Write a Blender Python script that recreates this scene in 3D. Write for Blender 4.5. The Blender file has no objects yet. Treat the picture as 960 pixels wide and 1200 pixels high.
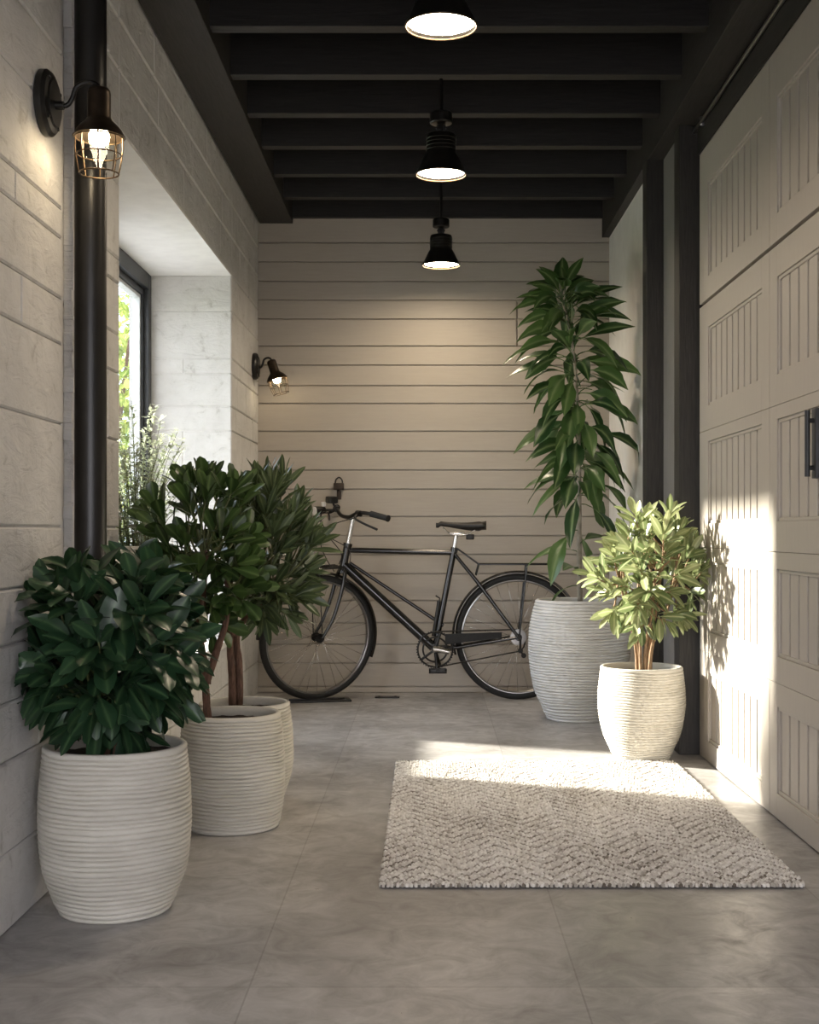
import bpy, bmesh, math, random
import numpy as np
from mathutils import Vector, Matrix, Quaternion

random.seed(7)
SKY_LO, SKY_HI = 5.0, 7.6
R = math.radians
F = 1550.0; CX = 502.0; CY = 622.0; H = 0.92      # focal length in pixels, vanishing point, eye height
scene = bpy.context.scene
COL = scene.collection

# ------------------------------------------------------------------ materials
def new_mat(name):
    m = bpy.data.materials.new(name); m.use_nodes = True
    nt = m.node_tree
    return m, nt, nt.nodes['Principled BSDF']

def N(nt, t, **kw):
    n = nt.nodes.new(t)
    for k, v in kw.items():
        if k in n.inputs: n.inputs[k].default_value = v
        else: setattr(n, k, v)
    return n

def ramp(nt, fac, stops):
    r = nt.nodes.new('ShaderNodeValToRGB')
    e = r.color_ramp.elements
    while len(e) < len(stops): e.new(0.5)
    for i, (p, c) in enumerate(stops):
        e[i].position = p; e[i].color = (*c, 1) if len(c) == 3 else c
    nt.links.new(fac, r.inputs['Fac'])
    return r.outputs['Color']

def coords(nt, scale=(1, 1, 1)):
    tc = nt.nodes.new('ShaderNodeTexCoord'); mp = nt.nodes.new('ShaderNodeMapping')
    mp.inputs['Scale'].default_value = scale
    nt.links.new(tc.outputs['Object'], mp.inputs['Vector'])
    return mp.outputs['Vector']

def noise(nt, vec, scale, detail=4, rough=0.55, dist=0.0):
    n = nt.nodes.new('ShaderNodeTexNoise')
    n.inputs['Scale'].default_value = scale; n.inputs['Detail'].default_value = detail
    n.inputs['Roughness'].default_value = rough; n.inputs['Distortion'].default_value = dist
    nt.links.new(vec, n.inputs['Vector'])
    return n.outputs['Fac']

def bump(nt, b, h, strength=0.3, dist=0.01, prev=None):
    bn = nt.nodes.new('ShaderNodeBump')
    bn.inputs['Strength'].default_value = strength; bn.inputs['Distance'].default_value = dist
    nt.links.new(h, bn.inputs['Height'])
    if prev: nt.links.new(prev, bn.inputs['Normal'])
    nt.links.new(bn.outputs['Normal'], b.inputs['Normal'])
    return bn.outputs['Normal']

def simple(name, col, rough=0.5, metal=0.0, nscale=0, var=0.15, bstr=0.0, bdist=0.002, spec=0.5, scale=(1,1,1)):
    m, nt, b = new_mat(name)
    b.inputs['Roughness'].default_value = rough; b.inputs['Metallic'].default_value = metal
    b.inputs['Specular IOR Level'].default_value = spec
    if nscale:
        v = coords(nt, scale)
        f = noise(nt, v, nscale)
        c = ramp(nt, f, [(0.3, tuple(x*(1-var) for x in col)), (0.7, tuple(min(1, x*(1+var)) for x in col))])
        nt.links.new(c, b.inputs['Base Color'])
        if bstr: bump(nt, b, f, bstr, bdist)
    else:
        b.inputs['Base Color'].default_value = (*col, 1)
    return m

def painted_masonry():
    m, nt, b = new_mat('painted_masonry')
    v = coords(nt)
    big = noise(nt, v, 2.2, 5, 0.6, 0.3)
    mid = noise(nt, v, 14, 6, 0.65, 0.6)
    fine = noise(nt, v, 70, 4, 0.6)
    vs = coords(nt, (1, 1.0, 3.0))
    streak = noise(nt, vs, 7, 6, 0.6, 1.0)
    c = ramp(nt, big, [(0.3, (0.53, 0.515, 0.495)), (0.7, (0.68, 0.665, 0.645))])
    pit = ramp(nt, mid, [(0.30, (0.52, 0.50, 0.47)), (0.40, (0.92, 0.92, 0.91)), (0.55, (1, 1, 1))])
    mx = nt.nodes.new('ShaderNodeMixRGB'); mx.blend_type = 'MULTIPLY'; mx.inputs['Fac'].default_value = 0.6
    nt.links.new(c, mx.inputs['Color1']); nt.links.new(pit, mx.inputs['Color2'])
    nt.links.new(mx.outputs['Color'], b.inputs['Base Color'])
    b.inputs['Roughness'].default_value = 0.72
    b.inputs['Specular IOR Level'].default_value = 0.3
    n1 = bump(nt, b, streak, 0.6, 0.014)
    n2 = bump(nt, b, mid, 0.8, 0.008, n1)
    bump(nt, b, fine, 0.25, 0.002, n2)
    return m

def painted_wood(name, col, rough=0.5, axis=(1, 1, 12), var=0.05, bs=0.2):
    m, nt, b = new_mat(name)
    v = coords(nt, axis)
    g = noise(nt, v, 9, 6, 0.6, 0.4)
    c = ramp(nt, g, [(0.3, tuple(x*(1-var) for x in col)), (0.7, tuple(x*(1+var) for x in col))])
    nt.links.new(c, b.inputs['Base Color'])
    b.inputs['Roughness'].default_value = rough
    b.inputs['Specular IOR Level'].default_value = 0.35
    bump(nt, b, g, bs, 0.003)
    return m

def concrete():
    m, nt, b = new_mat('concrete_floor')
    v = coords(nt)
    br = nt.nodes.new('ShaderNodeTexBrick')
    mp = nt.nodes.new('ShaderNodeMapping'); mp.inputs['Location'].default_value = (0.361 + 0.667*6, 0.0 + 1.333*3, 0)
    nt.links.new(v, mp.inputs['Vector']); nt.links.new(mp.outputs['Vector'], br.inputs['Vector'])
    br.offset = 0.0; br.squash = 1.0
    br.inputs['Color1'].default_value = (0.9, 0.9, 0.9, 1); br.inputs['Color2'].default_value = (1.08, 1.07, 1.06, 1)
    br.inputs['Mortar'].default_value = (0.72, 0.70, 0.68, 1)
    br.inputs['Scale'].default_value = 1.0; br.inputs['Mortar Size'].default_value = 0.0022
    br.inputs['Mortar Smooth'].default_value = 0.3
    br.inputs['Brick Width'].default_value = 0.667; br.inputs['Row Height'].default_value = 1.333
    big = noise(nt, v, 1.6, 8, 0.62, 0.8)
    mid = noise(nt, v, 9, 8, 0.68, 1.2)
    fine = noise(nt, v, 90, 4, 0.6)
    c = ramp(nt, big, [(0.28, (0.235, 0.225, 0.220)), (0.5, (0.37, 0.36, 0.355)), (0.72, (0.54, 0.53, 0.525))])
    c2 = ramp(nt, mid, [(0.3, (0.70, 0.69, 0.67)), (0.55, (1.0, 1.0, 1.0)), (0.75, (1.25, 1.24, 1.22))])
    m1 = nt.nodes.new('ShaderNodeMixRGB'); m1.blend_type = 'MULTIPLY'; m1.inputs['Fac'].default_value = 0.9
    nt.links.new(c, m1.inputs['Color1']); nt.links.new(c2, m1.inputs['Color2'])
    m2 = nt.nodes.new('ShaderNodeMixRGB'); m2.blend_type = 'MULTIPLY'; m2.inputs['Fac'].default_value = 1
    nt.links.new(m1.outputs['Color'], m2.inputs['Color1']); nt.links.new(br.outputs['Color'], m2.inputs['Color2'])
    nt.links.new(m2.outputs['Color'], b.inputs['Base Color'])
    rr = ramp(nt, mid, [(0.3, (0.50,)*3), (0.7, (0.27,)*3)])
    nt.links.new(rr, b.inputs['Roughness'])
    n1 = bump(nt, b, mid, 0.12, 0.004)
    bump(nt, b, fine, 0.1, 0.001, n1)
    return m

def leaf_mat(name, dark, light, rib, rough=0.32, trans=0.18):
    m, nt, b = new_mat(name)
    at = nt.nodes.new('ShaderNodeAttribute'); at.attribute_name = 'tint'
    ar = nt.nodes.new('ShaderNodeAttribute'); ar.attribute_name = 'rib'
    c = ramp(nt, at.outputs['Fac'], [(0.0, dark), (1.0, light)])
    rb = ramp(nt, ar.outputs['Fac'], [(0.0, (1,)*3), (0.10, (0.25,)*3), (0.2, (0,)*3)])
    mx = nt.nodes.new('ShaderNodeMixRGB')
    nt.links.new(rb, mx.inputs['Fac']); nt.links.new(c, mx.inputs['Color1']); mx.inputs['Color2'].default_value = (*rib, 1)
    nt.links.new(mx.outputs['Color'], b.inputs['Base Color'])
    b.inputs['Roughness'].default_value = rough
    b.inputs['Specular IOR Level'].default_value = 0.45
    tr = nt.nodes.new('ShaderNodeBsdfTranslucent')
    nt.links.new(mx.outputs['Color'], tr.inputs['Color'])
    ms = nt.nodes.new('ShaderNodeMixShader'); ms.inputs['Fac'].default_value = trans
    nt.links.new(b.outputs['BSDF'], ms.inputs[1]); nt.links.new(tr.outputs['BSDF'], ms.inputs[2])
    nt.links.new(ms.outputs['Shader'], nt.nodes['Material Output'].inputs['Surface'])
    return m

def emit(name, col, s):
    m = bpy.data.materials.new(name); m.use_nodes = True; nt = m.node_tree
    nt.nodes.clear()
    e = nt.nodes.new('ShaderNodeEmission'); e.inputs['Color'].default_value = (*col, 1); e.inputs['Strength'].default_value = s
    o = nt.nodes.new('ShaderNodeOutputMaterial'); nt.links.new(e.outputs['Emission'], o.inputs['Surface'])
    return m

def glass():
    m = bpy.data.materials.new('clear_glass'); m.use_nodes = True; nt = m.node_tree; nt.nodes.clear()
    t = nt.nodes.new('ShaderNodeBsdfTransparent'); t.inputs['Color'].default_value = (0.96, 0.98, 0.97, 1)
    g = nt.nodes.new('ShaderNodeBsdfGlossy'); g.inputs['Roughness'].default_value = 0.02
    lw = nt.nodes.new('ShaderNodeLayerWeight'); pw = nt.nodes.new('ShaderNodeMath'); pw.operation = 'POWER'; pw.inputs[1].default_value = 5.0
    nt.links.new(lw.outputs['Facing'], pw.inputs[0]); f = nt.nodes.new('ShaderNodeMath'); f.operation = 'MULTIPLY_ADD'; f.inputs[1].default_value = .5; f.inputs[2].default_value = .02
    nt.links.new(pw.outputs[0], f.inputs[0])
    ms = nt.nodes.new('ShaderNodeMixShader'); o = nt.nodes.new('ShaderNodeOutputMaterial')
    nt.links.new(f.outputs[0], ms.inputs['Fac']); nt.links.new(t.outputs['BSDF'], ms.inputs[1])
    nt.links.new(g.outputs['BSDF'], ms.inputs[2]); nt.links.new(ms.outputs['Shader'], o.inputs['Surface'])
    return m

def ribbed_stone(name, a, c2):
    m, nt, b = new_mat(name)
    v = coords(nt, (1, 1, 3))
    n1 = noise(nt, v, 5, 5, 0.6)
    vf = coords(nt)
    n2 = noise(nt, vf, 140, 3, 0.6)
    nt.links.new(ramp(nt, n1, [(0.3, a), (0.7, c2)]), b.inputs['Base Color'])
    b.inputs['Roughness'].default_value = 0.75
    b.inputs['Specular IOR Level'].default_value = 0.25
    bump(nt, b, n2, 0.35, 0.002)
    return m

def rug_mat():
    m, nt, b = new_mat('looped_wool')
    at = nt.nodes.new('ShaderNodeAttribute'); at.attribute_name = 'tint'
    nt.links.new(ramp(nt, at.outputs['Fac'], [(0.0, (0.14, 0.12, 0.10)), (0.3, (0.34, 0.31, 0.275)), (0.55, (0.60, 0.57, 0.535)), (1.0, (0.86, 0.84, 0.81))]), b.inputs['Base Color'])
    b.inputs['Roughness'].default_value = 0.95
    b.inputs['Specular IOR Level'].default_value = 0.1
    v = coords(nt); f = noise(nt, v, 450, 2)
    bump(nt, b, f, 0.5, 0.002)
    return m

M = dict(
    masonry=painted_masonry(),
    siding=painted_wood('painted_siding', (0.40, 0.358, 0.305), 0.5, (1, 1, 14), 0.04, 0.15),
    plaster=simple('painted_plaster', (0.78, 0.765, 0.74), 0.7, 0, 12, 0.05, 0.25, 0.004),
    doorpaint=painted_wood('door_paint', (0.44, 0.40, 0.355), 0.45, (8, 8, 1), 0.03, 0.08),
    jamb=painted_wood('jamb_grey', (0.20, 0.19, 0.18), 0.5, (12, 12, 1), 0.12, 0.2),
    blackwood=painted_wood('black_stained_wood', (0.016, 0.0145, 0.0135), 0.55, (1, 12, 12), 0.35, 0.4),
    beamwood=painted_wood('beam_stained_wood', (0.030, 0.027, 0.0245), 0.55, (12, 1, 12), 0.3, 0.4),
    postwood=painted_wood('post_stained_wood', (0.030, 0.027, 0.024), 0.5, (14, 14, 1), 0.4, 0.5),
    boardwood=painted_wood('roof_boards', (0.010, 0.009, 0.0085), 0.7, (12, 1, 1), 0.3, 0.4),
    concrete=concrete(),
    black=simple('black_metal', (0.012, 0.011, 0.010), 0.38, 0.3, 30, 0.3),
    bronze=simple('bronze_metal', (0.045, 0.032, 0.022), 0.4, 0.8, 30, 0.3),
    brass=simple('aged_brass', (0.11, 0.075, 0.045), 0.4, 0.9, 30, 0.2),
    frame=simple('black_window_frame', (0.035, 0.037, 0.040), 0.45, 0.2, 20, 0.1),
    alu=simple('pale_window_bead', (0.55, 0.56, 0.56), 0.4, 0.1, 20, 0.1),
    pipe=simple('pipe_coating', (0.014, 0.013, 0.012), 0.36, 0.2, 6, 0.4, 0.1, 0.002),
    pot=ribbed_stone('pale_ribbed_stone', (0.51, 0.485, 0.425), (0.65, 0.625, 0.56)),
    pot_cool=ribbed_stone('white_ribbed_stone', (0.58, 0.57, 0.55), (0.70, 0.69, 0.67)),
    soil=simple('soil', (0.035, 0.024, 0.016), 0.95, 0, 60, 0.5, 1.0, 0.01),
    bark=simple('red_brown_bark', (0.13, 0.072, 0.05), 0.8, 0, 25, 0.45, 0.9, 0.006, 0.3, (6, 6, 1)),
    bark_pale=simple('tan_bark', (0.26, 0.17, 0.10), 0.8, 0, 25, 0.4, 0.9, 0.006, 0.3, (6, 6, 1)),
    cane=simple('grey_cane', (0.30, 0.26, 0.20), 0.75, 0, 30, 0.3, 0.6, 0.004),
    twig=simple('green_twig', (0.10, 0.11, 0.04), 0.7, 0, 20, 0.3),
    leaf_dark=leaf_mat('leaf_dark', (0.008, 0.025, 0.012), (0.030, 0.072, 0.032), (0.07, 0.13, 0.055)),
    leaf_mid=leaf_mat('leaf_mid', (0.014, 0.032, 0.009), (0.065, 0.115, 0.030), (0.11, 0.17, 0.055)),
    leaf_olive=leaf_mat('leaf_olive', (0.022, 0.038, 0.014), (0.095, 0.13, 0.055), (0.17, 0.21, 0.10)),
    leaf_lime=leaf_mat('leaf_lime', (0.07, 0.115, 0.035), (0.30, 0.33, 0.155), (0.46, 0.48, 0.27), 0.38, 0.28),
    leaf_long=leaf_mat('leaf_long', (0.016, 0.050, 0.014), (0.105, 0.19, 0.055), (0.22, 0.30, 0.13), 0.3, 0.22),
    leaf_pale=leaf_mat('leaf_pale', (0.12, 0.17, 0.08), (0.74, 0.77, 0.62), (0.5, 0.55, 0.35), 0.5, 0.35),
    leaf_tree=leaf_mat('leaf_tree', (0.14, 0.22, 0.03), (0.55, 0.58, 0.16), (0.5, 0.55, 0.2), 0.6, 0.45),
    rug=rug_mat(),
    rugback=simple('rug_backing', (0.10, 0.09, 0.08), 0.95, 0, 200, 0.2),
    bikeblack=simple('gloss_black_paint', (0.006, 0.006, 0.006), 0.16, 0.0, 0, spec=0.7),
    rubber=simple('tyre_rubber', (0.012, 0.012, 0.012), 0.75, 0, 80, 0.3, 0.3, 0.001),
    chrome=simple('brushed_steel', (0.62, 0.60, 0.57), 0.22, 1.0, 60, 0.1),
    rim=simple('grey_alloy', (0.30, 0.29, 0.28), 0.3, 1.0, 60, 0.1),
    saddle=simple('saddle_leather', (0.014, 0.012, 0.011), 0.45, 0, 90, 0.3, 0.3, 0.001),
    whiteplastic=simple('white_plastic', (0.75, 0.73, 0.70), 0.4, 0, 30, 0.05),
    glass=glass(),
    lampdisc=emit('warm_diffuser', (1.0, 0.82, 0.60), 125),
    bulb=emit('bulb_glow', (1.0, 0.78, 0.50), 95),
    bulb_small=emit('small_bulb_glow', (1.0, 0.78, 0.50), 45),
    grass=simple('grass', (0.10, 0.17, 0.04), 0.9, 0, 8, 0.4, 0.6, 0.02),
    bounce_ground=simple('neutral_bounce_ground', (0.30, 0.30, 0.31), 0.9, 0, 60, 0.3, 0.6, 0.01),  # unseen ground, toned neutral so bounced sunlight loses its green cast
    paving=simple('driveway_paving', (0.42, 0.40, 0.37), 0.8, 0, 5, 0.15, 0.4, 0.01),
)

# ------------------------------------------------------------------ mesh collector
class MB:
    def __init__(s): s.v = []; s.f = []; s.fl = {}
    def add(s, v, f):
        o = len(s.v); s.v.extend([tuple(p) for p in v]); s.f.extend([tuple(i+o for i in q) for q in f])
    def box(s, x0, x1, y0, y1, z0, z1, b=0.0, rot=None, org=None):
        x0, x1 = min(x0, x1), max(x0, x1); y0, y1 = min(y0, y1), max(y0, y1); z0, z1 = min(z0, z1), max(z0, z1)
        if b <= 0:
            v = [(x, y, z) for x in (x0, x1) for y in (y0, y1) for z in (z0, z1)]
            f = [(0,1,3,2),(4,6,7,5),(0,4,5,1),(2,3,7,6),(0,2,6,4),(1,5,7,3)]
        else:
            b = min(b, (x1-x0)*.45, (y1-y0)*.45, (z1-z0)*.45)
            bm = bmesh.new(); bmesh.ops.create_cube(bm, size=1)
            for p in bm.verts:
                p.co = Vector(((x0+x1)/2+p.co.x*(x1-x0), (y0+y1)/2+p.co.y*(y1-y0), (z0+z1)/2+p.co.z*(z1-z0)))
            bmesh.ops.bevel(bm, geom=bm.edges[:], offset=b, segments=2, profile=.6, affect='EDGES')
            bm.verts.index_update()
            v = [tuple(p.co) for p in bm.verts]; f = [tuple(q.index for q in fc.verts) for fc in bm.faces]; bm.free()
        if rot is not None:
            o = Vector(org); v = [tuple(o + rot @ (Vector(p)-o)) for p in v]
        s.add(v, f); return s
    def tube(s, pts, r, n=10, closed=False, cap=True):
        pts = [Vector(p) for p in pts]; m = len(pts)
        rs = r if isinstance(r, (list, tuple)) else [r]*m
        def tan(i):
            if closed: return (pts[(i+1) % m]-pts[(i-1) % m]).normalized()
            a = pts[max(i-1, 0)]; c = pts[min(i+1, m-1)]
            return (c-a).normalized()
        t = tan(0); up = Vector((0, 0, 1)) if abs(t.z) < .9 else Vector((1, 0, 0))
        u = t.cross(up).normalized(); v = []
        for i in range(m):
            t2 = tan(i); q = t.rotation_difference(t2); u = (q @ u); t = t2
            u = (u - t*u.dot(t)).normalized(); w = t.cross(u)
            for k in range(n):
                a = 2*math.pi*k/n
                v.append(pts[i] + (u*math.cos(a)+w*math.sin(a))*rs[i])
        f = []
        for i in range(m if closed else m-1):
            j = (i+1) % m
            for k in range(n):
                f.append((i*n+k, i*n+(k+1) % n, j*n+(k+1) % n, j*n+k))
        if cap and not closed:
            f.append(tuple(range(n))[::-1]); f.append(tuple((m-1)*n+k for k in range(n)))
        s.add(v, f); return s
    def lathe(s, prof, n=32, mat=None, cap0=False, cap1=False):
        v = []
        for r, z in prof:
            for k in range(n):
                a = 2*math.pi*k/n
                v.append(Vector((r*math.cos(a), r*math.sin(a), z)))
        f = []
        for i in range(len(prof)-1):
            for k in range(n):
                f.append((i*n+k, i*n+(k+1) % n, (i+1)*n+(k+1) % n, (i+1)*n+k))
        if cap0: f.append(tuple(range(n))[::-1])
        if cap1: f.append(tuple((len(prof)-1)*n+k for k in range(n)))
        if mat is not None: v = [mat @ p for p in v]
        s.add(v, f); return s
    def xform(s, fn): s.v = [tuple(fn(Vector(p))) for p in s.v]; return s
    def build(s, name, mat, parent=None, smooth=None, attrs=None, loc=None, offset=None):
        me = bpy.data.meshes.new(name)
        v = s.v
        if offset is not None: v = [(p[0]-offset[0], p[1]-offset[1], p[2]-offset[2]) for p in v]
        me.from_pydata(v, [], s.f); me.update()
        if attrs:
            for k, a in attrs.items():
                at = me.attributes.new(k, 'FLOAT', 'POINT'); at.data.foreach_set('value', np.array(a, dtype=np.float32))
        me.materials.append(mat)
        o = bpy.data.objects.new(name, me); COL.objects.link(o)
        if parent is not None: o.parent = parent
        if loc is not None: o.location = loc
        if smooth is not None:
            bm = bmesh.new(); bm.from_mesh(me)
            bmesh.ops.recalc_face_normals(bm, faces=bm.faces[:])
            for fc in bm.faces: fc.smooth = True
            if smooth < 3:
                for e in bm.edges:
                    if len(e.link_faces) == 2 and e.calc_face_angle(0) > smooth: e.smooth = False
            bm.to_mesh(me); bm.free()
        return o

def tag(o, label=None, cat=None, group=None, kind=None):
    if label: o['label'] = label
    if cat: o['category'] = cat
    if group: o['group'] = group
    if kind: o['kind'] = kind
    return o
def struct(o, label=None): return tag(o, label, None, None, 'structure')
def thing(name, loc, label, cat, group=None):
    o = bpy.data.objects.new(name, None); COL.objects.link(o); o.location = loc; o.empty_display_size = .1
    return tag(o, label, cat, group)
def arc(fn, a0, a1, n): return [fn(a0+(a1-a0)*i/(n-1)) for i in range(n)]
def smoothpts(P, k=6):
    P = [Vector(p) for p in P]; out = []
    for i in range(len(P)-1):
        p0 = P[max(i-1, 0)]; p1 = P[i]; p2 = P[i+1]; p3 = P[min(i+2, len(P)-1)]
        for j in range(k):
            t = j/k
            out.append(.5*((2*p1)+(-p0+p2)*t+(2*p0-5*p1+4*p2-p3)*t*t+(-p0+3*p1-3*p2+p3)*t**3))
    out.append(P[-1]); return out

# ------------------------------------------------------------------ room dimensions
XL = -0.965; XR = 1.109; XW = 1.027; YB = 7.505; YN = -0.7; ZC = 2.93
RY0, RY1 = 4.13, 6.50            # window recess along the wall
RZ0, RZ1 = 0.40, 2.174
XG = -1.371                      # inner plane of the window
GY0 = 5.22                       # near edge of window opening

# floor
m = MB(); m.box(-1.75, 1.75, YN, YB+.15, -.12, 0)
struct(m.build('floor', M['concrete']))

# masonry facing: irregular courses of chamfered blocks; to3 maps (along, z, depth) to space
def courses(z0, z1, rnd):
    base = [0, .18, .39, .525, .657, .785, .93, 1.20, 1.41, 1.53, 1.689, 1.767, 2.00, 2.174, 2.36, 2.52, 2.72, 2.93]
    zs = [z0] + [z for z in base if z0+.03 < z < z1-.03] + [z1]
    return zs
def blocks(mb, a0, a1, z0, z1, to3, rnd, gap=.0014, cham=.005, d=.014, lmin=.55, lmax=1.5):
    zs = courses(z0, z1, rnd)
    for i in range(len(zs)-1):
        za, zb = zs[i], zs[i+1]; a = a0
        first = True
        while a < a1-1e-4:
            L = rnd.uniform(lmin, lmax) * (rnd.uniform(.3, 1) if first else 1); first = False
            b = a+L
            if a1-b < .14: b = a1
            dd = d + rnd.uniform(-.0012, .0012)
            g = gap
            j = lambda: rnd.uniform(-.0015, .0015)
            o = [(a+g, za+g), (b-g, za+g), (b-g, zb-g), (a+g, zb-g)]
            v = [to3(p, q, 0) for p, q in o]
            e = [(min(max(p+j(), a+g), b-g), min(max(q+j(), za+g), zb-g)) for p, q in o]
            v += [to3(p, q, dd-cham) for p, q in e]
            c = cham
            ii = [(a+g+c, za+g+c), (b-g-c, za+g+c), (b-g-c, zb-g-c), (a+g+c, zb-g-c)]
            v += [to3(p, q, dd) for p, q in ii]
            f = []
            for s in (0, 4):
                for k in range(4): f.append((s+k, s+(k+1) % 4, s+4+(k+1) % 4, s+4+k))
            f.append((8, 9, 10, 11))
            mb.add(v, f); a = b
rnd = random.Random(3)
m = MB(); D = .014; Xi = XL-D+.004   # mortar plane just behind the block faces
m.box(-1.47, Xi, YN, 3.49, 0, ZC); m.box(-1.47, Xi-.02, 3.49, 3.615, 0, ZC); m.box(-1.47, Xi, 3.615, RY0, 0, ZC)
m.box(-1.47, Xi, RY1, YB+.15, 0, ZC)
m.box(-1.47, Xi, RY0, RY1, RZ1, ZC); m.box(-1.47, Xi, RY0, RY1, 0, RZ0-.02)
m.box(-1.47, XG-.005, RY0, GY0, RZ0-.02, RZ1)
toL = lambda a, z, d: (XL-D+d, a, z)
blocks(m, YN, 3.49, 0, ZC, toL, rnd)
blocks(m, 3.615, RY0, 0, ZC, toL, rnd, lmin=.3, lmax=.6)
blocks(m, RY0, RY1, 0, RZ0, toL, rnd); blocks(m, RY0, RY1, RZ1, ZC, toL, rnd)
blocks(m, RY1, YB, 0, ZC, toL, rnd, lmin=.3, lmax=.7)
blocks(m, XG+.0, XL, RZ0, RZ1, lambda a, z, d: (a, RY1+.010-d, z), rnd, lmin=.22, lmax=.6)
blocks(m, XG+.0, XL, RZ0, RZ1, lambda a, z, d: (a, RY0-.010+d, z), rnd, lmin=.22, lmax=.6)
# ragged mortar edges beside the pipe channel
for yy, sg in ((3.49, 1), (3.615, -1)):
    z = 0
    while z < ZC-.03:
        hh = rnd.uniform(.012, .05); w = rnd.uniform(.003, .014)
        m.box(XL-.03, XL-.004+rnd.uniform(-.003, .003), yy, yy+sg*w, z, min(z+hh, ZC), .003); z += hh*.9
struct(m.build('wall_left', M['masonry']), 'whitewashed block wall with a deep window recess')
m = MB(); m.box(XG-.1, XL-.002, RY0-.002, RY1+.002, RZ1-.002, RZ1+.012)
struct(m.build('trim_1', M['plaster']), 'plastered underside of the lintel over the window recess')
m = MB(); m.box(XG-.02, XL+.012, RY0+.004, RY1-.004, RZ0-.03, RZ0, .005)
struct(m.build('trim_2', M['plaster']), 'white sill board of the window recess')

# window 1 : black frame, pale glazing bead, glass
w1 = bpy.data.objects.new('window_1', None); COL.objects.link(w1); w1.location = (XG-.03, (GY0+RY1)/2, RZ0); struct(w1, 'black framed casement window in the deep recess')
fo = w1.location
def frame_boxes(mb, x0, x1, y0, y1, z0, z1, w, b=.003, wt=None):
    wt = wt or w
    mb.box(x0, x1, y0, y0+w, z0, z1, b); mb.box(x0, x1, y1-w, y1, z0, z1, b)
    mb.box(x0, x1, y0+w, y1-w, z0, z0+w, b); mb.box(x0, x1, y0+w, y1-w, z1-wt, z1, b)
m = MB(); frame_boxes(m, XG-.045, XG+.012, GY0, RY1-.006, RZ0+.002, RZ1-.004, .060, .004, .075)
m.build('window_frame', M['frame'], w1, offset=fo)
m = MB(); frame_boxes(m, XG-.065, XG-.012, GY0+.061, RY1-.067, RZ0+.063, RZ1-.080, .030, .003)
sash = m.build('sash', M['frame'], w1, offset=fo)
m = MB(); frame_boxes(m, XG-.060, XG-.022, GY0+.092, RY1-.098, RZ0+.094, RZ1-.111, .016, .002)
m.build('glazing_bead', M['alu'], w1, offset=fo)
m = MB(); m.box(XG-.044, XG-.038, GY0+.100, RY1-.106, RZ0+.102, RZ1-.119)
m.build('pane', M['glass'], w1, offset=fo)

# back wall: horizontal boards
gz = [H-(p-CY)*YB/F for p in (804.6, 777, 755, 730, 704, 672.5, 650, 628, 605.5, 573.5, 551, 529, 505.6, 473, 452, 428, 405.6, 374, 352, 330, 307, 284.6)]
zs = [0.0]+gz+[2.70, 2.80, 2.93]
m = MB(); m.box(-1.2, 1.3, YB+.014, YB+.15, 0, ZC)
for i in range(len(zs)-1):
    za, zb = zs[i]+.0035, zs[i+1]-.0035
    segs = [(XL-.02, XW+.02)]
    if abs(zs[i]-gz[16]) < .01 or abs(zs[i]-gz[17]) < .01: segs = [(XL-.02, .500), (.508, XW+.02)]
    for a, b in segs:
        m.box(a, b, YB-rnd.uniform(0, .0012), YB+.02, za, zb, .0025)
struct(m.build('wall_back', M['siding']), 'taupe horizontal board wall at the end of the passage')

# right side: white wall stub, recessed grey panel, posts, header, garage door
m = MB(); m.box(XW, 1.5, 6.02, YB, 0, ZC)
m.box(1.16, 1.5, YN, 6.02, 0, ZC)
m.box(1.112, 1.2, YN, .90, 0, 2.46)
m.box(1.112, 1.2, YN, 5.53, 2.46, ZC)
struct(m.build('wall_right', M['plaster']), 'white plastered wall stub beside the back wall')
m = MB(); m.box(1.055, 1.2, 5.53, 6.02, 0, 2.60, .002)
struct(m.build('trim_3', M['jamb']), 'grey panel between the two dark posts')
m = MB(); m.box(.979, 1.06, 5.93, 6.04, 0, 2.585, .003)
struct(m.build('trim_4', M['postwood']), 'dark timber post next to the white wall stub')
m = MB(); m.box(1.030, 1.135, 5.43, 5.54, 0, 2.585, .003)
struct(m.build('trim_5', M['postwood']), 'dark timber post next to the garage door')
m = MB(); m.box(XR-.004, 1.125, YN, 5.43, 2.46, 2.585, .002)
struct(m.build('trim_6', M['beamwood']), 'dark header board above the garage door')

m = MB(); m.box(-1.47, 1.5, YN-.16, YN-.001, 2.02, 3.1)  # unseen header, added to keep sky light off joists and upper walls
struct(m.build('shade_header', M['masonry']), 'added header over the open front, shading the ceiling, out of the picture')
# beams
m = MB(); m.box(-.955, -.768, YN, YB-.002, 2.663, 2.90, .003)
struct(m.build('trim_7', M['beamwood']), 'dark timber beam along the block wall')
m = MB(); m.box(.985, 1.16, YN, YB-.002, 2.583, 2.90, .003)
struct(m.build('trim_8', M['beamwood']), 'dark timber beam along the garage door wall')
n = 9
ys = [2743.5/d for d in (391, 418, 451, 489, 534.5, 591)]
ys = [7.47]+ys
while ys[-1] > YN+.4: ys.append(ys[-1]-.473)
for y in ys:
    m = MB(); m.box(-.775, .992, y, min(y+.063, YB-.002), 2.69, 2.905, .003)
    o = m.build('trim_%d' % n, M['blackwood'])
    struct(o, 'black timber ceiling joist'); n += 1
# short bridging blocks beside the beam
m = MB()
for k in range(16):
    y0 = YN + k*.53
    m.box(-1.47, 1.5, y0, y0+.523, 2.903, 2.95, .002)
m.box(-1.6, 1.6, YN, YB+.15, 2.95, 3.1)
struct(m.build('ceiling', M['boardwood']), 'black board ceiling above the joists')

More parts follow.
